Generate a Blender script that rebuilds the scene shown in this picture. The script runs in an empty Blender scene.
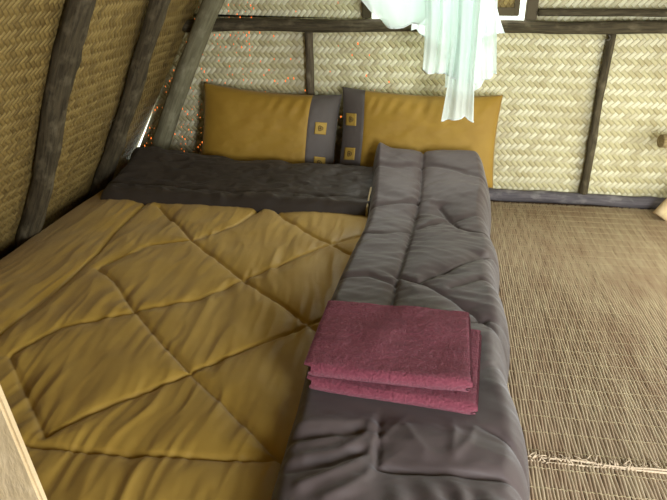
import bpy, bmesh, math, random
import numpy as np
from mathutils import Vector, Matrix, Euler

random.seed(7)
rng = np.random.default_rng(11)
S = bpy.context.scene
COL = S.collection
PI = math.pi


def lin(r, g, b):
    f = lambda c: (c / 255 / 12.92) if c <= 10 else ((c / 255 + 0.055) / 1.055) ** 2.4
    return (f(r), f(g), f(b), 1.0)


# ------------------------------------------------------------------ noise
_L = rng.random((256, 256)) * 2 - 1


def vnoise(x, y):
    x = np.asarray(x, float); y = np.asarray(y, float)
    xi = np.floor(x).astype(int); yi = np.floor(y).astype(int)
    fx = x - xi; fy = y - yi
    fx = fx * fx * fx * (fx * (fx * 6 - 15) + 10); fy = fy * fy * fy * (fy * (fy * 6 - 15) + 10)
    g = lambda a, b: _L[a % 256, b % 256]
    return (g(xi, yi) * (1 - fx) + g(xi + 1, yi) * fx) * (1 - fy) + (g(xi, yi + 1) * (1 - fx) + g(xi + 1, yi + 1) * fx) * fy


def fbm(x, y, o=3):
    s = 0; a = 1.0; t = 0
    for k in range(o):
        s = s + a * vnoise(x * 2 ** k + 17.3 * k, y * 2 ** k + 9.1 * k); t += a; a *= 0.5
    return s / t


def sstep(a, b, x):
    t = np.clip((np.asarray(x, float) - a) / (b - a), 0, 1)
    return t * t * (3 - 2 * t)


def polydist(X, Y, lines):
    D = np.full(np.shape(X), 9.0)
    for L in lines:
        for (ax, ay), (bx, by) in zip(L[:-1], L[1:]):
            dx, dy = bx - ax, by - ay
            t = np.clip(((X - ax) * dx + (Y - ay) * dy) / (dx * dx + dy * dy + 1e-12), 0, 1)
            D = np.minimum(D, np.hypot(X - ax - t * dx, Y - ay - t * dy))
    return D


# ------------------------------------------------------------------ object helpers
def tag(o, label=None, cat=None, group=None, kind=None):
    if label: o['label'] = label
    if cat: o['category'] = cat
    if group: o['group'] = group
    if kind: o['kind'] = kind
    return o


def empty(name, loc=(0, 0, 0), rot=(0, 0, 0)):
    o = bpy.data.objects.new(name, None)
    COL.objects.link(o)
    o.location = loc; o.rotation_euler = rot
    o.empty_display_size = 0.1
    return o


def mesh(name, verts, faces, mat, parent=None, smooth=True, uv=None):
    me = bpy.data.meshes.new(name)
    me.from_pydata([tuple(map(float, v)) for v in verts], [], [tuple(int(i) for i in f) for f in faces])
    if uv is not None:
        l = me.uv_layers.new(name='UVMap')
        idx = np.zeros(len(me.loops), dtype=np.int32)
        me.loops.foreach_get('vertex_index', idx)
        l.data.foreach_set('uv', np.asarray(uv, np.float32)[idx].ravel())
    me.materials.append(mat)
    if smooth:
        me.polygons.foreach_set('use_smooth', [True] * len(me.polygons))
    me.update()
    o = bpy.data.objects.new(name, me)
    COL.objects.link(o)
    if parent: o.parent = parent
    return o


def grid_faces(nu, nv, off=0, flip=False, wrap=False):
    F = []
    for i in range(nu - 1 if not wrap else nu):
        a = i * nv; b = ((i + 1) % nu) * nv
        for j in range(nv - 1):
            f = (off + a + j, off + b + j, off + b + j + 1, off + a + j + 1)
            F.append(f[::-1] if flip else f)
    return F


def solidify(o, t, offset=0):
    m = o.modifiers.new('thickness', 'SOLIDIFY'); m.thickness = t; m.offset = offset
    return o


def box(name, c, s, mat, parent=None, bevel=0.004, rot=None):
    bm = bmesh.new()
    bmesh.ops.create_cube(bm, size=1)
    bmesh.ops.scale(bm, vec=s, verts=bm.verts)
    if bevel:
        bmesh.ops.bevel(bm, geom=bm.edges[:], offset=bevel, segments=2, affect='EDGES')
    M = Matrix.Translation(c) @ (Euler(rot).to_matrix().to_4x4() if rot else Matrix())
    bmesh.ops.transform(bm, matrix=M, verts=bm.verts)
    me = bpy.data.meshes.new(name); bm.to_mesh(me); bm.free()
    me.materials.append(mat)
    o = bpy.data.objects.new(name, me); COL.objects.link(o)
    if parent: o.parent = parent
    return o


def tube(pts, r, ns=20, step=0.03, wob=0.0, rough=0.0, seed=0, knots=()):
    """rough round pole along pts -> verts, faces, uv. r may be (r0, r1)"""
    pts = [Vector(p) for p in pts]
    seg = [(b - a).length for a, b in zip(pts[:-1], pts[1:])]
    L = sum(seg); n = max(2, int(L / step))
    r0, r1 = r if isinstance(r, tuple) else (r, r)
    V = []; UV = []; F = []
    for k in range(n + 1):
        s = L * k / n; q = s; i = 0
        while i < len(seg) - 1 and q > seg[i]: q -= seg[i]; i += 1
        p = pts[i].lerp(pts[i + 1], q / seg[i]); d = (pts[i + 1] - pts[i]).normalized()
        a = d.orthogonal().normalized() if abs(d.x) > 0.9 else d.cross(Vector((1, 0, 0))).normalized()
        b = d.cross(a)
        p = p + a * wob * float(vnoise(s * 2.3 + seed, seed)) + b * wob * float(vnoise(s * 2.1 + seed + 50, seed + 3))
        rr = r0 + (r1 - r0) * k / n
        for j in range(ns):
            t = 2 * PI * j / ns
            e = 1 + rough * float(vnoise(s * 9 + seed, 3 * math.cos(t) + seed) + 0.7 * vnoise(3 * math.sin(t) + seed, s * 4 + 31))
            for ks, ka, kh in knots:
                e += kh * math.exp(-((s - ks) / 0.03) ** 2) * max(0, math.cos(t - ka)) ** 4
            V.append(p + (a * math.cos(t) + b * math.sin(t)) * rr * e)
            UV.append((j / ns * 2 * PI * rr, s))
    for k in range(n):
        for j in range(ns):
            j2 = (j + 1) % ns
            F.append((k * ns + j, k * ns + j2, (k + 1) * ns + j2, (k + 1) * ns + j))
    F.append(tuple(range(ns))[::-1]); F.append(tuple(n * ns + j for j in range(ns)))
    return V, F, UV


def pole(name, pts, r, mat, label=None, cat=None, parent=None, group=None, **k):
    V, F, UV = tube(pts, r, **k)
    o = mesh(name, V, F, mat, parent, True, UV)
    # crisp cut ends
    o.data.polygons[-1].use_smooth = False; o.data.polygons[-2].use_smooth = False
    return tag(o, label, cat, group)


# ------------------------------------------------------------------ materials
class NT:
    def __init__(s, name):
        s.m = bpy.data.materials.new(name); s.m.use_nodes = True
        s.t = s.m.node_tree; s.t.nodes.clear()
        s.out = s.t.nodes.new('ShaderNodeOutputMaterial')

    def n(s, typ, **k):
        d = s.t.nodes.new(typ)
        for a, v in k.items(): setattr(d, a, v)
        return d

    def l(s, a, b): s.t.links.new(a, b)

    def math(s, op, a, b=None, c=None):
        d = s.n('ShaderNodeMath', operation=op)
        for i, v in enumerate((a, b, c)):
            if v is None: continue
            if isinstance(v, (int, float)): d.inputs[i].default_value = v
            else: s.l(v, d.inputs[i])
        return d.outputs[0]

    def mix(s, fac, a, b, blend='MIX'):
        d = s.n('ShaderNodeMix', data_type='RGBA', blend_type=blend)
        for i, v in ((0, fac), (6, a), (7, b)):
            if isinstance(v, (int, float)): d.inputs[i].default_value = v
            elif isinstance(v, tuple): d.inputs[i].default_value = v
            else: s.l(v, d.inputs[i])
        return d.outputs[2]

    def noise(s, vec, scale, detail=3, rough=0.55):
        d = s.n('ShaderNodeTexNoise'); d.inputs['Scale'].default_value = scale
        d.inputs['Detail'].default_value = detail; d.inputs['Roughness'].default_value = rough
        if vec is not None: s.l(vec, d.inputs['Vector'])
        return d.outputs['Fac']

    def ramp(s, fac, p0, p1):
        d = s.n('ShaderNodeMapRange'); d.inputs[1].default_value = p0; d.inputs[2].default_value = p1
        s.l(fac, d.inputs[0]); return d.outputs[0]

    def mapping(s, vec, scale=(1, 1, 1), rot=(0, 0, 0)):
        d = s.n('ShaderNodeMapping'); d.inputs['Scale'].default_value = scale; d.inputs['Rotation'].default_value = rot
        s.l(vec, d.inputs['Vector']); return d.outputs[0]

    def bsdf(s, color, rough=0.7, bump=None, bs=0.3, bd=0.01, sheen=0.0, spec=0.3):
        d = s.n('ShaderNodeBsdfPrincipled')
        if isinstance(color, tuple): d.inputs['Base Color'].default_value = color
        else: s.l(color, d.inputs['Base Color'])
        d.inputs['Roughness'].default_value = rough
        d.inputs['Specular IOR Level'].default_value = spec
        if sheen:
            d.inputs['Sheen Weight'].default_value = sheen; d.inputs['Sheen Roughness'].default_value = 0.4
        if bump is not None:
            b = s.n('ShaderNodeBump'); b.inputs['Strength'].default_value = bs; b.inputs['Distance'].default_value = bd
            s.l(bump, b.inputs['Height']); s.l(b.outputs[0], d.inputs['Normal'])
        return d

    def done(s, d):
        s.l(d.outputs[0], s.out.inputs['Surface']); return s.m


def weave_mat(name, ca, cb, dark, w=0.0225, holes=False, contrast=0.35):
    """2/2 twill of split bamboo strips running at +-45 degrees; optional gaps in the weave that let daylight in"""
    T = NT(name)
    uv = T.n('ShaderNodeUVMap').outputs[0]
    wob = T.n('ShaderNodeTexNoise'); wob.inputs['Scale'].default_value = 2.5; T.l(uv, wob.inputs['Vector'])
    off = T.n('ShaderNodeVectorMath', operation='MULTIPLY_ADD')
    T.l(wob.outputs['Color'], off.inputs[0]); off.inputs[1].default_value = (0.03, 0.03, 0); T.l(uv, off.inputs[2])
    sp = T.n('ShaderNodeSeparateXYZ'); T.l(off.outputs[0], sp.inputs[0])
    x, z = sp.outputs[0], sp.outputs[1]
    k = 1 / (w * math.sqrt(2))
    a = T.math('MULTIPLY', T.math('ADD', x, z), k); b = T.math('MULTIPLY', T.math('SUBTRACT', x, z), k)
    i = T.math('FLOOR', a); j = T.math('FLOOR', b)
    fa = T.math('FRACT', a); fb = T.math('FRACT', b)
    dif = T.math('SUBTRACT', i, j)
    m = T.math('FLOORED_MODULO', dif, 4)
    over = T.math('LESS_THAN', m, 1.5)               # strip running along a is on top
    # id of the visible piece
    pa = T.math('FLOOR', T.math('DIVIDE', T.math('SUBTRACT', i, j), 4.0))
    ida = T.n('ShaderNodeCombineXYZ'); T.l(j, ida.inputs[0]); T.l(pa, ida.inputs[1]); ida.inputs[2].default_value = 3.3
    idb = T.n('ShaderNodeCombineXYZ'); T.l(i, idb.inputs[0]); T.l(pa, idb.inputs[1]); idb.inputs[2].default_value = 8.7
    idv = T.n('ShaderNodeMix', data_type='VECTOR'); T.l(over, idv.inputs[0]); T.l(idb.outputs[0], idv.inputs[4]); T.l(ida.outputs[0], idv.inputs[5])
    wn = T.n('ShaderNodeTexWhiteNoise', noise_dimensions='3D'); T.l(idv.outputs[1], wn.inputs['Vector'])
    rnd = wn.outputs['Value']
    # across-strip and along-strip profile
    ac = T.n('ShaderNodeMix', data_type='FLOAT'); T.l(over, ac.inputs[0]); T.l(fa, ac.inputs[2]); T.l(fb, ac.inputs[3])
    acr = T.math('SUBTRACT', 1.0, T.math('POWER', T.math('ABSOLUTE', T.math('SUBTRACT', T.math('MULTIPLY', ac.outputs[0], 2.0), 1.0)), 4.0))
    mm = T.math('FLOORED_MODULO', dif, 2)
    al = T.n('ShaderNodeMix', data_type='FLOAT'); T.l(over, al.inputs[0])
    T.l(T.math('DIVIDE', T.math('ADD', T.math('SUBTRACT', 1.0, mm), fb), 2.0), al.inputs[2])
    T.l(T.math('DIVIDE', T.math('ADD', mm, fa), 2.0), al.inputs[3])
    alr = T.math('SINE', T.math('MULTIPLY', al.outputs[0], PI))
    h = T.math('MULTIPLY', acr, T.math('ADD', 0.35, T.math('MULTIPLY', T.math('MAXIMUM', alr, 0.0), 0.65)))
    fib = T.noise(T.mapping(uv, (160, 160, 1), (0, 0, PI / 4)), 1.0, 2)
    blot = T.noise(uv, 3.0, 3)
    col = T.mix(over, cb, ca)  # strips along a lighter: sheen from their slant is put into the colour
    col = T.mix(T.math('MULTIPLY', T.math('POWER', rnd, 2.0), contrast * 1.6), col, dark)
    col = T.mix(T.math('MULTIPLY', T.math('SUBTRACT', 1.0, T.math('MINIMUM', T.math('MULTIPLY', acr, 2.5), 1.0)), 0.75), col, dark)
    col = T.mix(T.math('MULTIPLY', fib, 0.35), col, dark)
    col = T.mix(T.math('MULTIPLY', T.ramp(blot, 0.5, 0.8), 0.5), col, dark)
    d = T.bsdf(col, 0.55, h, 0.9, 0.006, spec=0.35)
    if holes:
        u2 = T.n('ShaderNodeSeparateXYZ'); T.l(uv, u2.inputs[0])
        X, Z = u2.outputs[0], u2.outputs[1]
        ca_ = T.math('ABSOLUTE', T.math('SUBTRACT', fa, T.math('ROUND', fa)))
        cb_ = T.math('ABSOLUTE', T.math('SUBTRACT', fb, T.math('ROUND', fb)))
        # slots in the corners where strips cross, a little taller than wide
        su = T.math('ABSOLUTE', T.math('ADD', T.math('SUBTRACT', fa, T.math('ROUND', fa)), T.math('SUBTRACT', fb, T.math('ROUND', fb))))
        sv = T.math('ABSOLUTE', T.math('SUBTRACT', T.math('SUBTRACT', fa, T.math('ROUND', fa)), T.math('SUBTRACT', fb, T.math('ROUND', fb))))
        cid = T.n('ShaderNodeCombineXYZ'); T.l(T.math('ROUND', a), cid.inputs[0]); T.l(T.math('ROUND', b), cid.inputs[1]); cid.inputs[2].default_value = 1.7
        w2 = T.n('ShaderNodeTexWhiteNoise', noise_dimensions='3D'); T.l(cid.outputs[0], w2.inputs['Vector'])
        wid = T.math('ADD', 0.035, T.math('MULTIPLY', w2.outputs['Value'], 0.14))
        hole = T.math('MULTIPLY', T.math('LESS_THAN', su, wid), T.math('LESS_THAN', sv, T.math('MULTIPLY', wid, 2.3)))
        # the weave is looser low at the left, tight towards the right
        loose = T.math('SUBTRACT', 1.15, T.math('MULTIPLY', T.math('ADD', X, 1.95), 0.55))
        loose = T.math('SUBTRACT', loose, T.math('MULTIPLY', Z, 0.35))
        loose = T.math('ADD', loose, T.math('MULTIPLY', T.math('SUBTRACT', T.noise(uv, 4.0, 2), 0.5), 1.4))
        loose = T.math('MAXIMUM', loose, 0.0)
        keep = T.math('LESS_THAN', wn_value(T, cid), T.math('MULTIPLY', loose, 0.48))
        hole = T.math('MULTIPLY', hole, keep)
        tr = T.n('ShaderNodeBsdfTransparent'); tr.inputs[0].default_value = (1.0, 0.46, 0.20, 1)
        mx = T.n('ShaderNodeMixShader'); T.l(hole, mx.inputs[0]); T.l(d.outputs[0], mx.inputs[1]); T.l(tr.outputs[0], mx.inputs[2])
        return T.done(mx)
    return T.done(d)


def wn_value(T, cid):
    v = T.n('ShaderNodeVectorMath', operation='ADD'); T.l(cid.outputs[0], v.inputs[0]); v.inputs[1].default_value = (31.5, 7.5, 2.2)
    w = T.n('ShaderNodeTexWhiteNoise', noise_dimensions='3D'); T.l(v.outputs[0], w.inputs['Vector'])
    return w.outputs['Value']


def bark_mat(name, c1, c2, c3):
    T = NT(name)
    uv = T.n('ShaderNodeUVMap').outputs[0]
    st = T.noise(T.mapping(uv, (90, 7, 1)), 1.0, 5, 0.65)
    bl = T.noise(T.mapping(uv, (16, 9, 1)), 1.0, 4)
    col = T.mix(T.ramp(st, 0.35, 0.7), c1, c2)
    col = T.mix(T.ramp(bl, 0.52, 0.72), col, c3)
    h = T.math('ADD', st, T.math('MULTIPLY', bl, 0.8))
    return T.done(T.bsdf(col, 0.85, h, 0.6, 0.008, spec=0.2))


def cloth_mat(name, col, col2, rough=0.55, weave=900, sheen=0.25, bs=0.12, spec=0.3, big=6):
    T = NT(name)
    ob = T.n('ShaderNodeTexCoord').outputs['Object']
    v = T.noise(ob, big, 4)
    c = T.mix(T.ramp(v, 0.3, 0.75), col, col2)
    f = T.noise(ob, weave, 2)
    g = T.noise(ob, 45, 4)
    return T.done(T.bsdf(c, rough, T.math('ADD', f, g), bs, 0.004, sheen, spec))


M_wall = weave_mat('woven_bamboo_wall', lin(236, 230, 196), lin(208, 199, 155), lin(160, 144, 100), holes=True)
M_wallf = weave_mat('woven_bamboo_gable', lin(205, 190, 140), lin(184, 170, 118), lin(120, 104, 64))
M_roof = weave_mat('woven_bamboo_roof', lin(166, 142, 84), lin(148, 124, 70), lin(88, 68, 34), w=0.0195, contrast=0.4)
M_bark = bark_mat('grey_brown_bark', lin(104, 92, 72), lin(58, 50, 38), lin(136, 124, 102))
M_dbark = bark_mat('dark_bark', lin(88, 78, 58), lin(48, 42, 30), lin(112, 102, 80))
M_log = bark_mat('light_brown_bark', lin(158, 138, 96), lin(112, 96, 64), lin(178, 160, 118))
M_pale = bark_mat('peeled_grey_pole', lin(128, 122, 96), lin(98, 92, 70), lin(146, 140, 114))
M_sill = bark_mat('blue_grey_weathered_pole', lin(104, 98, 100), lin(72, 68, 72), lin(134, 128, 126))
M_wood = bark_mat('pale_timber', lin(206, 182, 142), lin(192, 168, 126), lin(216, 194, 156))
M_gold = cloth_mat('gold_satin', lin(172, 139, 62), lin(158, 125, 52), 0.5, sheen=0.15)
M_grey_shaded = cloth_mat('brown_grey_satin_shaded', lin(58, 50, 42), lin(50, 43, 36), 0.55, sheen=0.05, spec=0.3)  # grey reverse cloth again, with the head fold's shade put into the colour
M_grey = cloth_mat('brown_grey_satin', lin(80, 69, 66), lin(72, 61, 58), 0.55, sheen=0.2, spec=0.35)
M_pgold = cloth_mat('pillow_gold_cotton', lin(158, 124, 46), lin(148, 113, 38), 0.6, sheen=0.1)
M_pgrey = cloth_mat('pillow_grey_cotton', lin(92, 84, 78), lin(84, 76, 71), 0.65, sheen=0.1)
M_patch = cloth_mat('gold_patch', lin(176, 144, 66), lin(164, 132, 56), 0.65, sheen=0.0)
M_motif = cloth_mat('embroidered_motif', lin(112, 88, 44), lin(92, 74, 40), 0.8, sheen=0.0)
M_piping = cloth_mat('pale_lining', lin(190, 172, 130), lin(170, 150, 110), 0.8)
M_metal = NT('dull_nail'); M_metal = M_metal.done(M_metal.bsdf(lin(70, 62, 50), 0.5, spec=0.5))

# terry towel
T = NT('maroon_terry')
ob = T.n('ShaderNodeTexCoord').outputs['Object']
f = T.noise(ob, 150, 4, 0.75); g = T.noise(T.mapping(ob, (9, 40, 30)), 1.0, 4)
c = T.mix(T.ramp(f, 0.3, 0.7), lin(110, 50, 62), lin(150, 80, 91))
c = T.mix(T.math('MULTIPLY', T.ramp(g, 0.45, 0.75), 0.45), c, lin(98, 44, 54))
M_towel = T.done(T.bsdf(c, 0.95, T.math('ADD', f, T.math('MULTIPLY', g, 0.5)), 1.0, 0.010, 0.12, 0.1))

# reeds
T = NT('dry_reed')
uv = T.n('ShaderNodeUVMap').outputs[0]
sp = T.n('ShaderNodeSeparateXYZ'); T.l(uv, sp.inputs[0])
cx = T.n('ShaderNodeCombineXYZ'); T.l(sp.outputs[0], cx.inputs[0]); cx.inputs[2].default_value = 0.5
wn = T.n('ShaderNodeTexWhiteNoise', noise_dimensions='3D'); T.l(cx.outputs[0], wn.inputs['Vector'])
al = T.noise(T.mapping(uv, (0.7, 5, 1)), 1.0, 4)
c = T.mix(wn.outputs['Value'], lin(168, 146, 118), lin(144, 122, 95))
c = T.mix(T.ramp(al, 0.4, 0.75), c, lin(184, 168, 136))
c = T.mix(T.math('MULTIPLY', T.ramp(T.noise(T.mapping(uv, (0.05, 2.2, 1)), 1.0, 3), 0.5, 0.75), 0.5), c, lin(128, 92, 66))
M_reed = T.done(T.bsdf(c, 0.6, al, 0.2, 0.003, spec=0.3))
M_thread = NT('pale_thread'); M_thread = M_thread.done(M_thread.bsdf(lin(176, 160, 124), 0.8))
M_fray = NT('frayed_fibre'); M_fray = M_fray.done(M_fray.bsdf(lin(186, 166, 138), 0.9))

# floor boards below the mats
T = NT('split_bamboo_floor')
ob = T.n('ShaderNodeTexCoord').outputs['Object']
w = T.noise(T.mapping(ob, (40, 2, 1)), 1.0, 4)
M_floor = T.done(T.bsdf(T.mix(w, lin(96, 72, 46), lin(58, 42, 26)), 0.8, w, 0.4, 0.01))

# mosquito netting: fine mesh, light partly passes straight through, partly scatters
T = NT('white_netting')
df = T.n('ShaderNodeBsdfDiffuse'); df.inputs[0].default_value = lin(244, 252, 248)
tl = T.n('ShaderNodeBsdfTranslucent'); tl.inputs[0].default_value = lin(238, 252, 246)
tp = T.n('ShaderNodeBsdfTransparent'); tp.inputs[0].default_value = (1, 1, 1, 1)
m1 = T.n('ShaderNodeMixShader'); m1.inputs[0].default_value = 0.45; T.l(df.outputs[0], m1.inputs[1]); T.l(tl.outputs[0], m1.inputs[2])
m2 = T.n('ShaderNodeMixShader'); m2.inputs[0].default_value = 0.13; T.l(m1.outputs[0], m2.inputs[1]); T.l(tp.outputs[0], m2.inputs[2])
M_net = T.done(m2)
T = NT('net_hem')
df = T.n('ShaderNodeBsdfDiffuse'); df.inputs[0].default_value = lin(240, 248, 244)
M_hem = T.done(df)

# ------------------------------------------------------------------ the hut
YW = 3.568
SL = 0.575
HALF = 1.96
RZ = HALF / SL
xl = lambda z: -HALF + SL * z


def sheet_polys(name, polys, y, mat, uvoff=(0, 0)):
    V = []; F = []; UV = []
    for P in polys:
        F.append(tuple(range(len(V), len(V) + len(P))))
        for x, z in P:
            V.append((x, y, z)); UV.append((x + uvoff[0], z + uvoff[1]))
    return mesh(name, V, F, mat, None, False, UV)


slit = lambda z: 0.0 if z < 0.12 else max(0.0, 0.026 * (1 - (z - 0.12) / 0.42))
lef = [(xl(z) + slit(z), z) for z in (1.0, 0.62, 0.55, 0.45, 0.3, 0.2, 0.125, 0.115, 0.0)]
WX0, WX1, WZ0, WZ1 = -0.372, 0.428, 0.985, 1.62
back = sheet_polys('wall_back', [
    lef + [(HALF, 0), (-xl(1.0), 1.0 if False else WZ0), (WX1, WZ0), (WX0, WZ0), (xl(WZ0) + 0.004, WZ0)][0:4] + [],
    [(xl(WZ0), WZ0), (WX0, WZ0), (WX0, WZ1), (xl(WZ1), WZ1)],
    [(WX1, WZ0), (-xl(WZ0), WZ0), (-xl(WZ1), WZ1), (WX1, WZ1)],
    [(xl(WZ1), WZ1), (-xl(WZ1), WZ1), (0, RZ)],
], YW, M_wall)
tag(back, kind='structure')
solidify(back, 0.003)

# roof slope at the left: a sheet down to the floor, with two small gaps left at the eave
V = []; F = []; UV = []
ys = [-0.36, 2.60, 2.612, 3.04, 3.048, YW + 0.012]
zs = [0.0, 0.018, 0.5, 1.0, 2.0, RZ]
for y in ys:
    for z in zs:
        V.append((xl(z), y, z)); UV.append((y, z * math.sqrt(1 + SL * SL)))
nz = len(zs)
for i in range(len(ys) - 1):
    for j in range(nz - 1):
        if j == 0 and i in (1, 3): continue
        F.append((i * nz + j, i * nz + j + 1, (i + 1) * nz + j + 1, (i + 1) * nz + j))
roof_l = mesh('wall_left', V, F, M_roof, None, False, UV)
tag(roof_l, kind='structure'); solidify(roof_l, 0.003)
V2 = []; UV2 = []; ysr = [-0.36, 1.8, 3.1, YW + 0.012]; zsr = [0.0, 0.12, 1.15, RZ]
for y in ysr:
    for z in zsr:
        V2.append((-xl(z), y, z)); UV2.append((y, z * math.sqrt(1 + SL * SL)))
F2 = [(i * 4 + j, (i + 1) * 4 + j, (i + 1) * 4 + j + 1, i * 4 + j + 1) for i in range(3) for j in range(3) if (i, j) != (1, 1)]
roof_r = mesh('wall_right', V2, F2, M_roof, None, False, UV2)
tag(roof_r, kind='structure'); solidify(roof_r, 0.003)

# gable behind the viewer with the open doorway
DX0, DX1, DZ = 0.62, 1.26, 1.55
front = sheet_polys('wall_front', [
    [(-HALF, 0), (DX0, 0), (DX0, DZ), (xl(DZ), DZ)],
    [(DX1, 0), (HALF, 0), (-xl(DZ), DZ), (DX1, DZ)],
    [(xl(DZ), DZ), (-xl(DZ), DZ), (0, RZ)]], -0.34, M_wallf)
tag(front, kind='structure'); solidify(front, 0.003)

fl = box('floor', (0, 1.62, -0.02), (2 * HALF + 0.06, 3.96, 0.04), M_floor, None, 0)
tag(fl, kind='structure')

# window: jambs and the woven shutter standing a little open outside the hole
win = tag(empty('window_1', (0, YW, WZ0)), kind='structure')
def wpart(name, x0, x1, z0, z1, y, t, mat, bev=0.004):
    o = box(name, ((x0 + x1) / 2, y - YW, (z0 + z1) / 2 - WZ0), (x1 - x0, t, z1 - z0), mat, win, bev)
    return o
wpart('jamb', -0.422, -0.372, 0.99, 1.62, YW - 0.022, 0.035, M_dbark)
wpart('jamb', 0.430, 0.486, 0.99, 1.62, YW - 0.022, 0.035, M_bark)
wpart('lintel', -0.422, 0.486, 1.62, 1.67, YW - 0.022, 0.035, M_bark)
sh = wpart('shutter_frame', 0.376, 0.404, 1.004, 1.13, YW + 0.05, 0.022, M_bark)
for (a, b, c, d) in ((-0.34, 0.378, 1.004, 1.046), (-0.34, 0.378, 1.10, 1.13), (-0.34, -0.305, 1.04, 1.11)):
    bm = bmesh.new(); bm.from_mesh(sh.data)
    r = bmesh.ops.create_cube(bm, size=1)
    bmesh.ops.scale(bm, vec=(b - a, 0.022, d - c), verts=r['verts'])
    bmesh.ops.translate(bm, vec=((a + b) / 2, 0.05, (c + d) / 2 - WZ0), verts=r['verts'])
    bm.to_mesh(sh.data); bm.free()
sp_ = mesh('shutter_panel', [(-0.31, 0.056, 1.035 - WZ0), (0.38, 0.056, 1.035 - WZ0), (0.38, 0.056, 1.11 - WZ0), (-0.31, 0.056, 1.11 - WZ0)],
           [(0, 1, 2, 3)], M_roof, win, False, [(-0.31, 1.06), (0.38, 1.06), (0.38, 1.11), (-0.31, 1.11)])
solidify(sp_, 0.004)

# poles of the frame --------------------------------------------------------
pole('cross_beam', [(-1.43, 3.515, 0.945), (-0.4, 3.515, 0.957), (1.36, 3.515, 0.962)], (0.034, 0.031), M_dbark,
     'long dark horizontal pole crossing the back wall just below the window', 'beam', wob=0.006, rough=0.06, seed=4)
pole('rail_pole', [(0.49, 3.53, 1.028), (1.33, 3.53, 1.032)], 0.019, M_dbark,
     'thin dark pole lying on top of the cross beam, right of the window', 'pole', wob=0.003, rough=0.08, seed=9)
pole('sill_beam', [(-1.78, 3.525, 0.033), (1.86, 3.525, 0.033)], 0.033, M_sill,
     'blue-grey weathered pole along the foot of the back wall', 'beam', wob=0.004, rough=0.08, seed=14, knots=((2.4, 0, .15), (3.0, 1, .2)))
pole('wall_post', [(-0.705, 3.53, 0.06), (-0.712, 3.53, 0.6), (-0.718, 3.53, 0.925)], 0.022, M_bark,
     'short upright grey-brown post on the back wall, rising behind the left pillow', 'post', group='upright posts of the back wall', wob=0.004, rough=0.1, seed=20)
p2 = pole('wall_post', [(0.862, 3.535, 0.05), (0.868, 3.535, 0.35), (0.862, 3.535, 0.6), (0.866, 3.535, 0.93)], (0.023, 0.019), M_dbark,
          'upright dark stick post on the back wall at right, above the bare mat', 'post', group='upright posts of the back wall', wob=0.007, rough=0.14, seed=27, knots=((0.3, 1.5, .3), (0.62, 4, .3)))
V, F, UV = tube([(0.835, 3.508, 0.905), (0.85, 3.505, 0.9), (0.857, 3.51, 0.915), (0.845, 3.51, 0.93)], 0.004, ns=8, step=0.006)
tag(mesh('binding_wire', V, F, M_metal, None, True, UV), 'tiny bent wire hook under the cross beam beside the right post', 'wire')

rx = lambda z, o: xl(z) + o
pole('rafter', [(rx(0.0, .055), 2.437, 0.0), (rx(0.475, .055), 2.32, 0.475), (rx(0.83, .055), 2.225, 0.83), (rx(1.14, .055), 2.15, 1.14), (rx(3.2, .055), 1.7, 3.2)], (0.046, 0.041), M_dbark,
     'dark round rafter pole nearest the viewer, leaning up the left slope', 'rafter', group='rafters of the left slope', wob=0.012, rough=0.13, seed=33, knots=((1.1, 4.7, .2),))
pole('rafter', [(rx(0.0, .055), 3.11, 0.0), (rx(0.246, .055), 3.065, 0.246), (rx(0.7, .055), 2.96, 0.7), (rx(1.1, .055), 2.845, 1.1), (rx(3.2, .055), 2.35, 3.2)], (0.045, 0.042), M_dbark,
     'dark rafter pole second from the viewer, foot beside the dark head fold', 'rafter', group='rafters of the left slope', wob=0.012, rough=0.13, seed=41)
pole('rafter', [(-1.745, 3.42, 0.0), (-1.612, 3.42, 0.253), (-1.405, 3.42, 0.71), (-1.215, 3.42, 1.08), (-0.14, 3.42, 3.15)], (0.054, 0.05), M_pale,
     'pale grey peeled rafter pole standing against the back wall left of the pillows', 'rafter', group='rafters of the left slope', wob=0.008, rough=0.06, seed=52, knots=((0.5, 1.0, .15),))

pole('log', [(1.165, 3.39, 0.418), (1.66, 3.50, 0.412)], 0.034, M_log,
     'cut round log end poking in at the right edge, in front of the back wall', 'log', wob=0.003, rough=0.05, seed=60)
pole('batten', [(1.232, 3.355, 0.016), (1.36, 3.40, 0.19), (1.62, 3.42, 0.38)], (0.042, 0.03), M_wood,
     'pale split wood foot resting on the mat at the right edge', 'stick', wob=0.004, rough=0.06, seed=66, ns=12)

# wide plank leaning at the left slope near the viewer
pb = bmesh.new()
prof = [(-0.478, 0.0), (-0.541, 0.526), (-0.568, 0.738), (-0.694, 1.75)]
for k, y in enumerate((0.605, 0.62)):
    for x, z in prof: pb.verts.new((x, y, z))
    for x, z in prof[::-1]: pb.verts.new((x - 0.30, y, z))
pb.verts.ensure_lookup_table(); n8 = 8
pb.faces.new([pb.verts[i] for i in range(8)]); pb.faces.new([pb.verts[8 + i] for i in range(8)][::-1])
for i in range(8):
    j = (i + 1) % 8
    pb.faces.new([pb.verts[i], pb.verts[i + 8], pb.verts[j + 8], pb.verts[j]])
bmesh.ops.recalc_face_normals(pb, faces=pb.faces)
bmesh.ops.bevel(pb, geom=pb.edges[:], offset=0.004, segments=2, affect='EDGES')
me = bpy.data.meshes.new('plank'); pb.to_mesh(me); pb.free()
ul = me.uv_layers.new(name='UVMap')
for lp in me.loops:
    co = me.vertices[lp.vertex_index].co; ul.data[lp.index].uv = (co.x * 0.35, co.z * 1.6)
me.materials.append(M_wood)
plank = bpy.data.objects.new('plank', me); COL.objects.link(plank)
tag(plank, 'pale tan wooden plank standing upright beside the bed in the lower left corner', 'plank')

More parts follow.
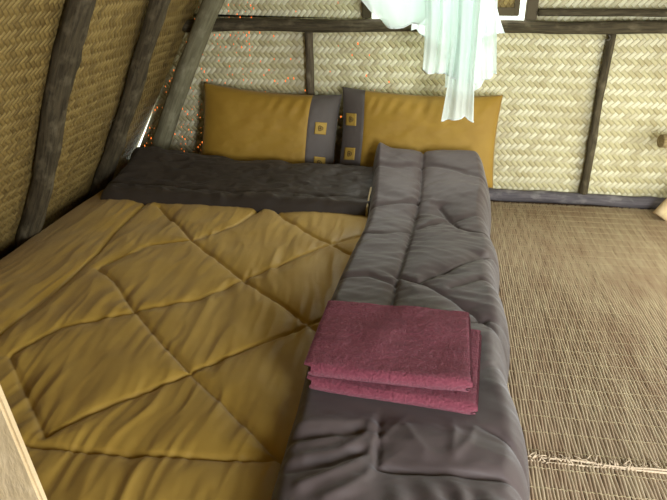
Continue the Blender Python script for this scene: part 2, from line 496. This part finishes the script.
# ------------------------------------------------------------------ reed mats
def reed_mat(name, x0, x1, y0, y1, pitch, zb, label, seed, fray=False, skew=0.0):
    root = tag(empty(name, ((x0 + x1) / 2, (y0 + y1) / 2, 0)), label, 'mat', 'reed mats on the floor')
    ox, oy = (x0 + x1) / 2, (y0 + y1) / 2
    n = int((x1 - x0) / pitch)
    thr = 0.075
    m = int((y1 - y0) / (thr / 4)) + 1
    yy = np.linspace(y0, y1, m)
    V = []; UV = []; F = []
    r = np.random.default_rng(seed)
    ct = np.array([0.0, 0.28, 0.72, 1.0]); hz = np.array([0.0, 1.0, 1.0, 0.0])
    for i in range(n):
        ph = yy / thr
        pinch = np.cos(PI * ph + (0 if (i // 2) % 2 else PI)) * (1 if i % 2 else -1)
        wav = vnoise(yy * 2.2 + i * 0.21, np.full_like(yy, i * 0.37)) * 0.0012 + vnoise(yy * 0.7, np.full_like(yy, i * 0.05)) * 0.006
        xc = x0 + (i + 0.5) * pitch + pinch * pitch * 0.10 + wav
        wd = pitch * (0.93 + 0.12 * r.random())
        hh = 0.0035 + 0.0015 * r.random() + 0.0008 * np.abs(np.sin(PI * ph))
        st = y0 + (r.random() * 0.018 if fray is False else r.random() * 0.012)
        en = y1 - r.random() * (0.03 if fray else 0.015)
        b = len(V)
        for k in range(m):
            y = min(max(yy[k], st), en)
            for q in range(4):
                V.append((xc[k] + (ct[q] - 0.5) * wd - ox, y + skew * (xc[k] - x0) - oy, zb + hz[q] * hh[k]))
                UV.append((i, yy[k]))
        F += grid_faces(m, 4, b, True)
    mesh('reeds', V, F, M_reed, root, True, UV)
    # binding threads: over and under the reeds
    V = []; F = []; UVt = []
    t0 = math.ceil(y0 / thr)
    for t in range(t0, int(y1 / thr) + 1):
        y = t * thr
        if y - y0 < 0.02 or y1 - y < 0.02: continue
        k = n * 2
        xs = x0 + np.arange(k + 1) / 2 * pitch
        b = len(V)
        for q, x in enumerate(xs):
            z = zb + 0.0048 + 0.0020 * math.cos(PI * q / 2 + t)
            yq = y + skew * (x - x0) + 0.004 * float(vnoise(x * 5, t * 3.3))
            for dy, dz in ((-.001, 0), (0, .0009), (.001, 0), (0, -.0009)):
                V.append((x - ox, yq + dy - oy, z + dz))
        for q in range(k):
            for c_ in range(4):
                d_ = (c_ + 1) % 4
                F.append((b + q * 4 + c_, b + q * 4 + d_, b + q * 4 + 4 + d_, b + q * 4 + 4 + c_))
    mesh('binding_threads', V, F, M_thread, root)
    if fray:
        V = []; F = []
        for q in range(420):
            x = x0 + r.random() * (x1 - x0); y = y1 - 0.016 * r.random() - 0.004 + skew * (x - x0)
            L = 0.008 + 0.02 * r.random(); an = r.normal(PI / 2, 0.8); up = r.random() * 0.25
            a = Vector((x, y + r.normal(0, .006), zb + 0.004)); e = a + Vector((math.cos(an) * L, math.sin(an) * L, up * L))
            tv, tf, _ = tube([a, (a + e) / 2 + Vector((0, 0, .004)), e], (0.0022, 0.001), ns=5, step=L / 3)
            o_ = len(V); V += [(v.x - ox, v.y - oy, v.z) for v in tv]; F += [tuple(o_ + i for i in f_) for f_ in tf]
        for off_, hh in ((0.0, .005), (0.014, .003)):
            pts = [(x, y1 - 0.008 - off_ + skew * (x - x0) + 0.006 * float(vnoise(x * 9, off_ * 90)), zb + hh + 0.003 * float(vnoise(x * 14, 3))) for x in np.arange(x0, x1, 0.03)]
            tv, tf, _ = tube(pts, 0.003, ns=6, step=0.012, rough=0.4)
            o_ = len(V); V += [(v.x - ox, v.y - oy, v.z) for v in tv]; F += [tuple(o_ + i for i in f_) for f_ in tf]
        fr = mesh('frayed_edge', V, F, M_fray, root)
        fr['kind'] = 'stuff'
    return root


reed_mat('reed_mat', 0.10, 1.84, 1.365, 3.485, 0.0095, 0.001, 'large tan reed mat covering the floor from the back wall to the frayed seam', 5, False, 0.02)
reed_mat('reed_mat', 0.10, 1.84, -0.30, 1.398, 0.0095, 0.0065, 'second tan reed mat in the near right corner with a frayed overlapping edge', 6, True, 0.02)

# ------------------------------------------------------------------ bedding
def dense(a, b, n, edge0, edge1):
    """samples from a to b, closer together at both ends"""
    t = np.linspace(0, 1, n)
    s = []
    k = 14
    e0 = a + edge0 * (1 - np.cos(np.linspace(0, PI / 2, k)))
    e1 = b - edge1 * (1 - np.cos(np.linspace(PI / 2, 0, k)))
    mid = np.linspace(a + edge0, b - edge1, n)[1:-1]
    return np.concatenate([e0, mid, e1])


def puffy(name, mat, x0, x1, y0, y1, n, m, rad, top, bottom, parent):
    """thick quilted cloth: top(X,Y) height, edges rolling down to bottom(X,Y); rad = left,right,near,far roll radius"""
    us = (dense(0, 1, n, 0.06, 0.06))
    ysm = dense(y0, y1, m, rad[2], rad[3])
    Y, U = np.meshgrid(ysm, us)
    X0 = x0(Y); X1 = x1(Y)
    X = X0 + (X1 - X0) * U
    def e(d, r):
        t = np.clip(d / r, 0, 1); return np.sqrt(np.clip(1 - (1 - t) ** 2, 0, 1))
    E = e(X - X0, rad[0]) * e(X1 - X, rad[1]) * e(Y - y0, rad[2]) * e(y1 - Y, rad[3])
    zb = bottom(X, Y)
    Z = zb + (top(X, Y) - zb) * E
    V = np.stack([X, Y, Z], -1).reshape(-1, 3)
    F = grid_faces(len(us), len(ysm), 0)
    nn = len(V); nv = len(ysm); nu = len(us)
    # flat underside closes the solid
    ring = [i * nv for i in range(nu)] + [(nu - 1) * nv + j for j in range(1, nv)] + [i * nv + nv - 1 for i in range(nu - 2, -1, -1)] + [j for j in range(nv - 2, 0, -1)]
    F.append(tuple(ring[::-1]))
    o = mesh(name, V, F, mat, parent)
    o.data.polygons[-1].use_smooth = False
    return o


GS = [[(-1.293, 2.046), (-1.171, 1.951), (-1.026, 1.786), (-0.815, 1.577), (-0.67, 1.446), (-0.515, 1.315), (-0.348, 1.163), (-0.2, 1.03)],
      [(-1.36, 0.9), (-1.359, 1.537), (-1.363, 1.76), (-1.358, 1.972), (-1.365, 2.18), (-1.415, 2.427), (-1.43, 2.8)],
      [(-1.34, 2.75), (-1.135, 2.522), (-1.016, 2.365), (-0.71, 2.078), (-0.551, 1.931), (-0.36, 1.757), (-0.2, 1.62)],
      [(-0.75, 2.8), (-0.701, 2.736), (-0.509, 2.516), (-0.338, 2.368), (-.2, 2.26)],
      [(-1.253, 1.431), (-1.185, 1.603), (-1.003, 1.74), (-0.804, 1.89), (-0.702, 2.053), (-0.465, 2.358), (-0.298, 2.562)],
      [(-1.253, 1.431), (-0.938, 1.123)],
      [(-0.938, 1.123), (-0.824, 1.273), (-0.67, 1.446), (-0.555, 1.584), (-0.454, 1.691), (-0.353, 1.791), (-.2, 1.95)],
      [(-1.3, 1.075), (-0.968, 1.084), (-0.771, 1.091), (-0.516, 1.115), (-0.332, 1.138), (-.2, 1.14)],
      [(-1.293, 2.046), (-1.18, 2.294), (-1.02, 2.375), (-0.887, 2.575), (-0.83, 2.8)]]
PS = [[(-0.047, 3.281), (-0.043, 2.863), (-0.066, 2.445), (-0.094, 2.041), (-0.102, 1.816), (-0.101, 1.54), (-0.089, 1.32), (-0.08, 1.168), (-0.076, 1.079)],
      [(-0.076, 1.079), (0.021, 1.088), (0.092, 1.09), (0.258, 1.093), (.32, 1.095)],
      [(-0.102, 2.048), (-0.017, 2.022), (0.073, 1.929), (0.164, 1.832), (0.238, 1.73), (.31, 1.65)],
      [(-0.017, 2.022), (0.091, 2.131), (0.236, 2.29), (.31, 2.36)],
      [(0.063, 1.332), (0.153, 1.268), (0.209, 1.24), (0.26, 1.192), (.31, 1.14)],
      [(0.053, 2.741), (0.145, 2.535), (0.249, 2.508), (.31, 2.5)]]
PC = [[(-0.3, 2.70), (-0.16, 2.74), (-0.05, 2.78)],
      [(-0.04, 2.52), (0.10, 2.62), (0.28, 2.70)],
      [(-0.29, 3.06), (-0.18, 3.05), (-0.03, 3.10), (0.12, 3.05), (0.28, 2.98)],
      [(-0.29, 2.42), (-0.18, 2.43), (-0.08, 2.47)],
      [(-0.10, 1.99), (-0.2, 2.02), (-0.29, 1.99)],
      [(0.10, 1.98), (0.20, 2.06), (0.3, 2.05)],
      [(0.14, 1.76), (0.22, 1.80), (.3, 1.79)],
      [(0.17, 1.50), (0.24, 1.545), (.3, 1.53)],
      [(-.29, 1.135), (-.2, 1.16), (-.13, 1.19)],
      [(-.27, 1.03), (-.18, 1.066), (-.115, 1.12)]]

PF = [(0.011, 0.018, [(-0.084, 1.21), (-0.097, 1.122), (-0.123, 1.071), (-0.171, 1.026), (-0.234, 0.981)]),
      (0.009, 0.016, [(-0.094, 1.286), (-0.118, 1.162), (-0.168, 1.106), (-0.241, 1.068)]),
      (0.008, 0.018, [(-0.303, 1.173), (-0.229, 1.194), (-0.142, 1.22), (-0.095, 1.274)]),
      (0.009, 0.016, [(-0.077, 1.107), (-0.098, 1.032), (-0.136, 0.985), (-0.175, 0.957)]),
      (0.006, 0.014, [(-0.299, 1.094), (-0.24, 1.121), (-0.185, 1.154)]),
      (0.006, 0.012, [(0.094, 1.289), (0.1, 1.222), (0.093, 1.151)]),
      (0.006, 0.012, [(0.149, 1.252), (0.135, 1.192), (0.099, 1.136)]),
      (0.006, 0.012, [(-0.012, 1.28), (-0.045, 1.217), (-0.074, 1.176)]),
      (0.006, 0.012, [(0.03, 1.141), (0.006, 1.171), (-0.021, 1.221)]),
      (0.007, 0.014, [(-0.295, 1.266), (-0.219, 1.286), (-0.144, 1.315)])]

bed = tag(empty('comforter', (-0.7, 2.0, 0)), 'large quilted gold comforter with grey reverse folded back, spread on the floor mat', 'comforter')
BO = Vector((-0.7, 2.0, 0))


def ridged(n):
    return 1 - 2 * np.sqrt(n * n + 0.004)


def gold_top(X, Y):
    d = polydist(X, Y, GS)
    wx = X + 0.05 * fbm(X * 2.2, Y * 2.2, 2) + 0.06 * (Y - 2)
    near = 0.35 + 0.8 * np.exp(-d / 0.13)
    w = ridged(fbm(wx * 11, Y * 2.3 + 3, 2)) * 0.0075 * near + ridged(fbm(wx * 23 + 7, Y * 4.5, 2)) * 0.0035 * near
    w = w + fbm(wx * 60 + 7, Y * 11, 2) * 0.0013 * np.exp(-d / 0.07)
    z = 0.132 + 0.016 * (1 - np.exp(-d / 0.035)) - 0.008 * np.exp(-(d / 0.0065) ** 2) + w + 0.012 * fbm(X * 2.5, Y * 2.5, 2)
    z = z - 0.03 * sstep(-1.6, -1.82, X)
    # pressed flat under the pillows
    return z * (1 - sstep(2.85, 3.0, Y)) + 0.125 * sstep(2.85, 3.0, Y)


def head_top(X, Y):
    t = np.clip((Y - 2.78) / 0.46, 0, 1)
    base = 0.205 + 0.075 * sstep(0.15, 0.85, t)
    base = base + 0.035 * sstep(-1.2, -1.6, X) * sstep(0.2, 0.6, t) - 0.012 * sstep(-0.75, -0.4, X) * t
    w = ridged(fbm(X * 7 + Y * 6, Y * 14 - X * 4, 3)) * 0.010 + fbm(X * 5, Y * 5, 2) * 0.014
    return base + w - 0.010 * np.exp(-((Y - 2.875 - 0.012 * fbm(X * 3, 0 * X, 2)) / 0.012) ** 2)


def side_top(X, Y):
    d = polydist(X, Y, PS); dc = polydist(X, Y, PC)
    near = 0.25 + 0.9 * np.exp(-np.minimum(d, np.abs(X - 0.3)) / 0.07)
    Yw = Y + 0.04 * fbm(X * 3, Y * 3, 2)
    w = fbm(X * 5 + Y * 3 + 5, Yw * 13 - X * 6, 3) * 0.009 + ridged(fbm(X * 5 + 2, Yw * 17 + 4 * X, 2)) * 0.006 * near + fbm(X * 9 + 2, Yw * 38 + 7 * X, 2) * 0.0032 * near
    # soft folds drawn in from the centre seam across the near half
    for (hgt, wid, Lf) in PF:
        w = w + hgt * np.exp(-(polydist(X, Y, [Lf]) / wid) ** 1.5)
    w = w + 0.005 * np.sin((X + 0.25 * Y) * 75 + 3 * fbm(X * 5, Y * 3, 2)) * sstep(1.09, 1.0, Y) * sstep(-0.1, 0.0, X)
    z = 0.198 + 0.024 * (1 - np.exp(-d / 0.045)) - 0.007 * np.exp(-(d / 0.008) ** 2) - 0.011 * np.exp(-(dc / 0.014) ** 2) + w
    # thicker over the head fold and up against the pillow
    z = z + 0.075 * sstep(2.62, 2.98, Y) + 0.075 * sstep(2.95, 3.22, Y)
    z = z + 0.03 * np.exp(-((X + 0.29) / 0.05) ** 2) * sstep(3.02, 3.2, Y)
    # weighed down by the towels
    wt = sstep(-0.38, -0.26, X) * sstep(0.24, 0.14, X) * sstep(1.20, 1.30, Y) * sstep(1.72, 1.62, Y)
    return z * (1 - wt) + 0.209 * wt


gl = puffy('gold_face', M_gold, lambda Y: -1.835 + 0.30 * sstep(3.0, 3.3, Y), lambda Y: 0.24 + 0 * Y, 0.76, 3.40, 330, 420,
           (0.07, 0.08, 0.08, 0.04), gold_top, lambda X, Y: 0.012 + 0 * X, None)
hd = puffy('grey_head_fold', M_grey_shaded, lambda Y: -1.70 + 0.02 * np.sin(Y * 19), lambda Y: -0.24 + 0 * Y, 2.775, 3.235, 210, 70,
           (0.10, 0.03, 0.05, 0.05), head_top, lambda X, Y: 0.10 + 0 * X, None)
pxs = [0.7, 0.94, 1.29, 1.68, 2.22, 2.55, 2.75, 2.95, 3.25]
pxv = [-0.302, -0.306, -0.314, -0.335, -0.308, -0.283, -0.283, -0.296, -0.318]
sd = puffy('grey_side_fold', M_grey, lambda Y: np.interp(Y, pxs, pxv), lambda Y: 0.305 + 0.012 * np.sin(Y * 11) - 0.015 * sstep(2.2, 1.6, Y), 0.74, 3.262, 110, 360,
           (0.045, 0.085, 0.08, 0.05), side_top, lambda X, Y: 0.012 + 0.115 * sstep(0.1, -0.15, X), None)
V, F, UV = tube([(-0.292, 2.772, 0.145), (-0.292, 2.79, 0.19), (-0.289, 2.86, 0.228), (-0.287, 2.92, 0.245)], 0.005, ns=8, step=0.01)
pip = mesh('edge_lining', V, F, M_piping, None, True, UV)
for o in (gl, hd, sd, pip):
    o.parent = bed; o.matrix_parent_inverse = Matrix.Translation(-BO)
hd['label'] = 'brown-grey folded band, shade put into its colour, across the head of the comforter'
sd['label'] = 'brown-grey side panel folded back along the right side'
pip['label'] = 'pale strip of lining at the fold'

# ------------------------------------------------------------------ pillows
def make_pillow(W, H, T_, side, thr, loc, rot, label, seed, patches):
    root = tag(empty('pillow', loc, rot), label, 'pillow', 'pillows at the head of the bed')
    def surf(u, v, s):
        u = np.asarray(u, float); v = np.asarray(v, float)
        x = W / 2 * u * (1 - 0.035 * (1 - v ** 2))
        z = H / 2 * v * (1 - 0.05 * (1 - u ** 2)) + H / 2 - 0.012 * (1 - u * u) * (v > 0) * v
        t = T_ / 2 * np.clip((1 - u ** 4) * (1 - v ** 4), 0, 1) ** 0.62
        edge = np.clip((1 - u ** 6) * (1 - v ** 6), 0, 1)
        rr = np.maximum(np.abs(u), np.abs(v))
        wr = 0.006 * fbm(x * 9 + seed + z * 7, z * 16 - x * 6, 3) * edge
        # small gathers radiating from the top seam
        wr = wr + 0.006 * np.sin((x - 0.5 * z) * 85 + 4 * fbm(x * 6 + seed, z * 3, 2)) * sstep(0.35, 0.8, v) * edge * sstep(-0.1, 0.5, fbm(x * 5 + seed, x * 0, 2) + 0.25)
        groove = -0.004 * np.exp(-((u * side - thr) / 0.015) ** 2)
        return x, -s * (t + (wr + groove) * edge), z
    nu, nv = 91, 61
    body = ([], []); pan = ([], [])
    us_all = np.linspace(-1, 1, nu)
    lo = np.linspace(-1, thr, 75); hi = np.linspace(thr, 1, 26)
    for (V, F), us in ((body, lo * side), (pan, hi * side)):
        us = np.sort(us); vs = np.linspace(-1, 1, nv)
        U, Vv = np.meshgrid(us, vs, indexing='ij')
        for s in (1, -1):
            x, y, z = surf(U, Vv, s); o_ = len(V)
            V += list(np.stack([x, y, z], -1).reshape(-1, 3))
            F += grid_faces(len(us), nv, o_, s < 0)
    b = mesh('cover', body[0], body[1], M_pgold, root)
    p = mesh('end_panel', pan[0], pan[1], M_pgrey, root)
    p['label'] = 'grey end panel'
    for o in (b, p):
        bm = bmesh.new(); bm.from_mesh(o.data)
        bmesh.ops.remove_doubles(bm, verts=bm.verts, dist=1e-5); bm.to_mesh(o.data); bm.free()
    for (pu, pv) in patches:
        su, sv = 0.032 * 2 / W, 0.034 * 2 / H
        g_ = np.linspace(-1, 1, 9)
        A, B = np.meshgrid(g_, g_, indexing='ij')
        x, y, z = surf(pu + A * su, pv + B * sv, 1)
        nrm = -0.0025
        V = list(np.stack([x, y + nrm, z], -1).reshape(-1, 3)); F = grid_faces(9, 9)
        pa = mesh('patch', V, F, M_patch, root); solidify(pa, 0.003, 0)
        # round embroidered motif: ring with a short bar
        V = []; F = []
        N = 20
        for ring_, (r0, r1) in enumerate(((0.30, 0.46), (0.0, 0.2))):
            o_ = len(V)
            for k in range(N):
                t = 2 * PI * k / N
                for rr in (r0, r1):
                    q = rr * (1 + (0.12 * math.cos(3 * t) if ring_ == 0 else 0))
                    xx, yy, zz = surf(pu + q * math.cos(t) * su, pv + q * math.sin(t) * sv, 1)
                    V.append((float(xx), float(yy) + nrm - 0.0025, float(zz)))
            F += grid_faces(N, 2, o_, False, True)
        mo = mesh('motif', V, F, M_motif, pa); solidify(mo, 0.0015, 0)
    return root


make_pillow(0.80, 0.50, 0.17, 1, 0.60, (-0.945, 3.335, 0.135), (math.radians(-15), math.radians(3.5), math.radians(1)),
            'gold pillow with grey right end, leftmost of the pair against the back wall', 3.0, [(0.79, 0.22), (0.81, -0.56)])
make_pillow(0.87, 0.50, 0.17, -1, 0.70, (-0.092, 3.335, 0.145), (math.radians(-15), math.radians(1.0), math.radians(-1)),
            'gold pillow with grey left end, half under the hanging white net', 9.0, [(-0.875, 0.30), (-0.86, -0.46)])

# ------------------------------------------------------------------ towels
def make_towel(Lx, Ly, t, loc, rz, label, seed, steps):
    root = tag(empty('towel', loc, (0, 0, rz)), label, 'towel', 'folded maroon towels')
    # sheet folded twice: centre line in (y, z), y = 0 at the near fold
    h = [t * (k + 0.5) for k in range(4)]
    P = []
    yb = Ly
    def arc(cy, cz, r, a0, a1, n=12):
        return [(cy + r * math.cos(a), cz + r * math.sin(a)) for a in np.linspace(a0, a1, n)]
    r_in = t * 0.5; r_out = t * 1.5
    yf = t * 2.0
    line = lambda y0, y1, z, n=60: [(y, z) for y in np.linspace(y0, y1, n)]
    P += line(yb - 0.012, yf, h[2])[:-1]
    P += arc(yf, 2 * t, r_in, PI / 2, 3 * PI / 2)
    P += line(yf, yb - t, h[1])[1:-1]
    P += arc(yb - t, t, r_in, PI / 2, -PI / 2)
    P += line(yb - t, yf, h[0])[1:-1]
    P += arc(yf, 2 * t, r_out, -PI / 2, -3 * PI / 2)
    P += line(yf, yb - 0.004, h[3])[1:]
    P = np.array(P)
    # layer index along the path shifts the left ends a little, so the layers step
    T_ = np.gradient(P, axis=0); T_ /= np.linalg.norm(T_, axis=1)[:, None]
    N_ = np.stack([-T_[:, 1], T_[:, 0]], -1)
    half = t * 0.47
    nx = 110
    xs = np.concatenate([[0, .004, .01], np.linspace(0.02, Lx - 0.02, nx), [Lx - .01, Lx - .004, Lx]])
    prof = np.array([0.35, .75, .95] + [1.0] * nx + [.95, .75, .35])
    V = []; m = len(P)
    k = np.arange(m)
    lay = np.round((P[:, 1] / t - 0.5)).clip(0, 3)
    for s in (1, -1):
        for xi, x in enumerate(xs):
            off = P + N_ * (s * half * prof[xi])
            u = x / Lx
            xsh = (1 - u) * (np.array([0.028, 0.012, 0.02, 0.0])[lay.astype(int)] * steps) + u * np.array([0.0, -0.012, 0.004, 0.0])[lay.astype(int)]
            zc = 0.0035 * fbm(np.full(m, x * 7 + seed), off[:, 0] * 7, 2) * (off[:, 1] / (4 * t)) * 2
            yc = 0.006 * fbm(np.full(m, x * 4 + seed), np.full(m, 2.2), 2)
            rough_ = 0.0010 * vnoise(np.full(m, x * 90 + seed), P[:, 0] * 90 + k * 0.3)
            for q in range(m):
                V.append((x + xsh[q] - Lx / 2, off[q, 0] + yc[q] - Ly / 2, max(0.001, off[q, 1] + zc[q] + rough_[q])))
    nx2 = len(xs)
    F = grid_faces(nx2, m, 0, True) + grid_faces(nx2, m, nx2 * m, False)
    B = nx2 * m
    for q in range(m - 1):
        F.append((q, q + 1, B + q + 1, B + q)); a = (nx2 - 1) * m
        F.append((a + q, B + a + q, B + a + q + 1, a + q + 1))
    for xi in range(nx2 - 1):
        a, b = xi * m, (xi + 1) * m
        F.append((a, B + a, B + b, b)); F.append((a + m - 1, b + m - 1, B + b + m - 1, B + a + m - 1))
    o = mesh('folded_cloth', V, F, M_towel, root)
    return root


make_towel(0.445, 0.37, 0.0105, (-0.055, 1.486, 0.2095), math.radians(-4.5),
           'folded maroon towel underneath, lower of the two towels on the grey panel', 4.0, 0.7)
make_towel(0.435, 0.36, 0.0105, (-0.077, 1.50, 0.2525), math.radians(-1.0),
           'folded maroon towel on top of the other towel on the grey panel', 12.0, 1.0)

# ------------------------------------------------------------------ mosquito net
net = tag(empty('mosquito_net', (-0.05, 3.1, 1.0)), 'bunched white mosquito net hanging down in front of the window and right pillow', 'mosquito net')


def catm(P, n):
    P = np.array(P, float); t = np.linspace(0, len(P) - 1, n)
    i = np.clip(np.floor(t).astype(int), 0, len(P) - 2); f = (t - i)[:, None]
    p0 = P[np.clip(i - 1, 0, len(P) - 1)]; p1 = P[i]; p2 = P[i + 1]; p3 = P[np.clip(i + 2, 0, len(P) - 1)]
    return 0.5 * (2 * p1 + (p2 - p0) * f + (2 * p0 - 5 * p1 + 4 * p2 - p3) * f ** 2 + (3 * p1 - p0 - 3 * p2 + p3) * f ** 3)


def net_sheet(left, right, hem, y0, amp, folds, seed, ybow=0.0):
    """left/right: outline (x,z) from the gather down to the hem; hem: (x,z) points between them at the bottom edge"""
    nu, nv = 90, 80
    Lc = catm(left, nv); Rc = catm(right, nv)
    us = np.linspace(0, 1, nu); vs = np.linspace(0, 1, nv)
    hm = catm([left[-1]] + hem + [right[-1]], nu)
    U, Vv = np.meshgrid(us, vs, indexing='ij')
    base = Lc[None, -1, :] * (1 - us[:, None]) + Rc[None, -1, :] * us[:, None]
    dh = hm - base
    XZ = Lc[None, :, :] * (1 - U[..., None]) + Rc[None, :, :] * U[..., None] + dh[:, None, :] * (Vv[..., None] ** 2)
    ph = folds * 2 * PI * (U + 0.05 * fbm(U * 3 + seed, Vv * 2, 2)) + seed + 1.2 * Vv
    a = amp * (0.35 + 0.65 * Vv) * (0.7 + 0.6 * vnoise(U * 5 + seed, Vv * 2 + seed))
    Yy = y0 + a * np.sin(ph) + 0.4 * a * np.sin(2.3 * ph + 1) + ybow * Vv
    XZ[..., 0] += 0.35 * a * np.cos(ph) * np.sin(PI * U)
    V = np.stack([XZ[..., 0] + 0.05, Yy - 3.1, XZ[..., 1] - 1.0], -1)
    return V.reshape(-1, 3), grid_faces(nu, nv), V[:, -1, :]


K = (-0.05, 2.05)
specs = [
    # left swag bulging out
    ([K, (-0.36, 1.5), (-0.40, 1.18), (-0.345, 1.07), (-0.27, 1.01)], [K, (-0.05, 1.5), (-0.02, 1.2), (-0.045, 1.06), (-0.09, 1.0)],
     [(-0.235, 0.985), (-0.18, 0.985), (-0.13, 1.005)], 3.08, 0.02, 1.3, 1.0, 0.0),
    ([K, (-0.34, 1.5), (-0.37, 1.16), (-0.31, 1.06), (-0.24, 1.005)], [K, (0.02, 1.5), (0.05, 1.2), (0.05, 1.06), (0.02, 0.98)],
     [(-0.19, 0.985), (-0.12, 1.00), (-0.05, 0.99)], 3.13, 0.03, 1.7, 2.6, 0.0),
    # small sheer corner
    ([K, (-0.2, 1.5), (-0.18, 1.2), (-0.14, 1.06), (-0.138, 0.968)], [K, (0.05, 1.5), (0.06, 1.2), (0.04, 1.05), (0.02, 0.9)],
     [(-0.11, 0.972), (-0.085, 0.945), (-0.04, 0.93)], 3.15, 0.012, 2, 4.1, 0.0),
    # main fall, left flap
    ([K, (-0.12, 1.5), (-0.09, 1.2), (-0.072, 1.0), (-0.072, 0.80)], [K, (0.16, 1.5), (0.18, 1.2), (0.19, 1.0), (0.185, 0.74)],
     [(-0.035, 0.782), (0.02, 0.787), (0.065, 0.772), (0.12, 0.75)], 3.06, 0.03, 4, 0.4, 0.0),
    # main fall, right flap
    ([K, (0.0, 1.5), (0.03, 1.2), (0.03, 1.0), (0.04, 0.72)], [K, (0.2, 1.5), (0.235, 1.2), (0.25, 1.02), (0.272, 0.79)],
     [(0.10, 0.70), (0.165, 0.69), (0.215, 0.745), (0.245, 0.765)], 3.10, 0.03, 4, 3.3, 0.0),
    # long tail
    ([K, (0.02, 1.4), (0.05, 1.0), (0.052, 0.78), (0.032, 0.562)], [K, (0.15, 1.4), (0.17, 1.0), (0.172, 0.78), (0.186, 0.565)],
     [(0.07, 0.572), (0.115, 0.578), (0.14, 0.592), (0.165, 0.575)], 3.03, 0.022, 2, 5.0, 0.0),
    # sheer right flap
    ([K, (0.05, 1.5), (0.12, 1.2), (0.14, 1.05), (0.16, 0.93)], [K, (0.2, 1.5), (0.21, 1.2), (0.255, 1.06), (0.296, 0.962)],
     [(0.205, 0.945), (0.25, 0.958)], 3.15, 0.012, 2, 0.9, 0.0),
]
for sp in specs:
    v, f, hemline = net_sheet(*sp)
    pn = mesh('net_panel', v, f, M_net, net)
    tv, tf, _ = tube([tuple(p) for p in hemline[::2]], 0.0035, ns=6, step=0.008)
    mesh('hem', tv, tf, M_hem, pn)
V, F, UV = tube([(-0.0, 0.0, 1.03), (0.02, 0, 1.7), (0.05, 0.0, 2.38)], 0.006, ns=8, step=0.05)
mesh('hanging_cord', V, F, M_hem, net)

# ------------------------------------------------------------------ light
W = bpy.data.worlds.new('overcast_sky'); S.world = W
W.use_nodes = True
bg = W.node_tree.nodes['Background']
bg.inputs[0].default_value = (0.93, 1.0, 0.86, 1); bg.inputs[1].default_value = 2.4


def area(name, loc, target, sx, sy, power, color, spread=180):
    L = bpy.data.lights.new(name, 'AREA'); L.shape = 'RECTANGLE'; L.size = sx; L.size_y = sy
    L.energy = power; L.color = color; L.spread = math.radians(spread)
    o = bpy.data.objects.new(name, L); COL.objects.link(o)
    o.location = loc
    d = Vector(target) - Vector(loc); o.rotation_euler = d.to_track_quat('-Z', 'Y').to_euler()
    return o


# daylight falling in through the open doorway behind the viewer, on the right
area('doorway_daylight', (1.0, -0.30, 0.70), (0.35, 1.3, 0.15), 0.50, 1.1, 62, (0.89, 0.935, 1.0), 160)
# and through the opening in the right slope, out of frame
area('side_opening_daylight', (1.58, 2.45, 0.66), (0.2, 2.75, 0.25), 1.2, 0.95, 12.5, (1.0, 1.0, 0.90), 170)

# sky light slanting in over the low shutter through the window
area('window_daylight', (0.03, YW + 0.12, 1.42), (-0.15, 1.6, 0.1), 0.85, 0.50, 13, (0.99, 1.0, 0.94), 170)

# ------------------------------------------------------------------ camera
cam = bpy.data.cameras.new('camera'); co = bpy.data.objects.new('camera', cam); COL.objects.link(co)
cam.sensor_fit = 'HORIZONTAL'; cam.sensor_width = 36.0; cam.lens = 620.0 / 667.0 * 36.0; cam.clip_start = 0.02
fwd = Vector((-0.147, 0.897, -0.418)); right = Vector((0.987, 0.161, 0.0))
v_ = np.array([111.5, -285, 620.0]); v_ /= np.linalg.norm(v_)
p_ = math.atan2(285, 620)
dn = np.array([0, math.cos(p_), math.sin(p_)]); X_ = np.cross(dn, v_)
R = np.stack([X_, v_, -dn])
m3 = Matrix(((R[0][0], -R[0][1], -R[0][2]), (R[1][0], -R[1][1], -R[1][2]), (R[2][0], -R[2][1], -R[2][2])))
co.matrix_world = Matrix.Translation((0, 0, 1.25)) @ m3.to_4x4()
S.camera = co

S.view_settings.view_transform = 'Standard'; S.view_settings.look = 'None'
S.view_settings.gamma = 1.0; S.view_settings.use_curve_mapping = False
S.view_settings.exposure = 0.15
S.cycles.use_denoising = True
S.cycles.max_bounces = 8; S.cycles.transparent_max_bounces = 24
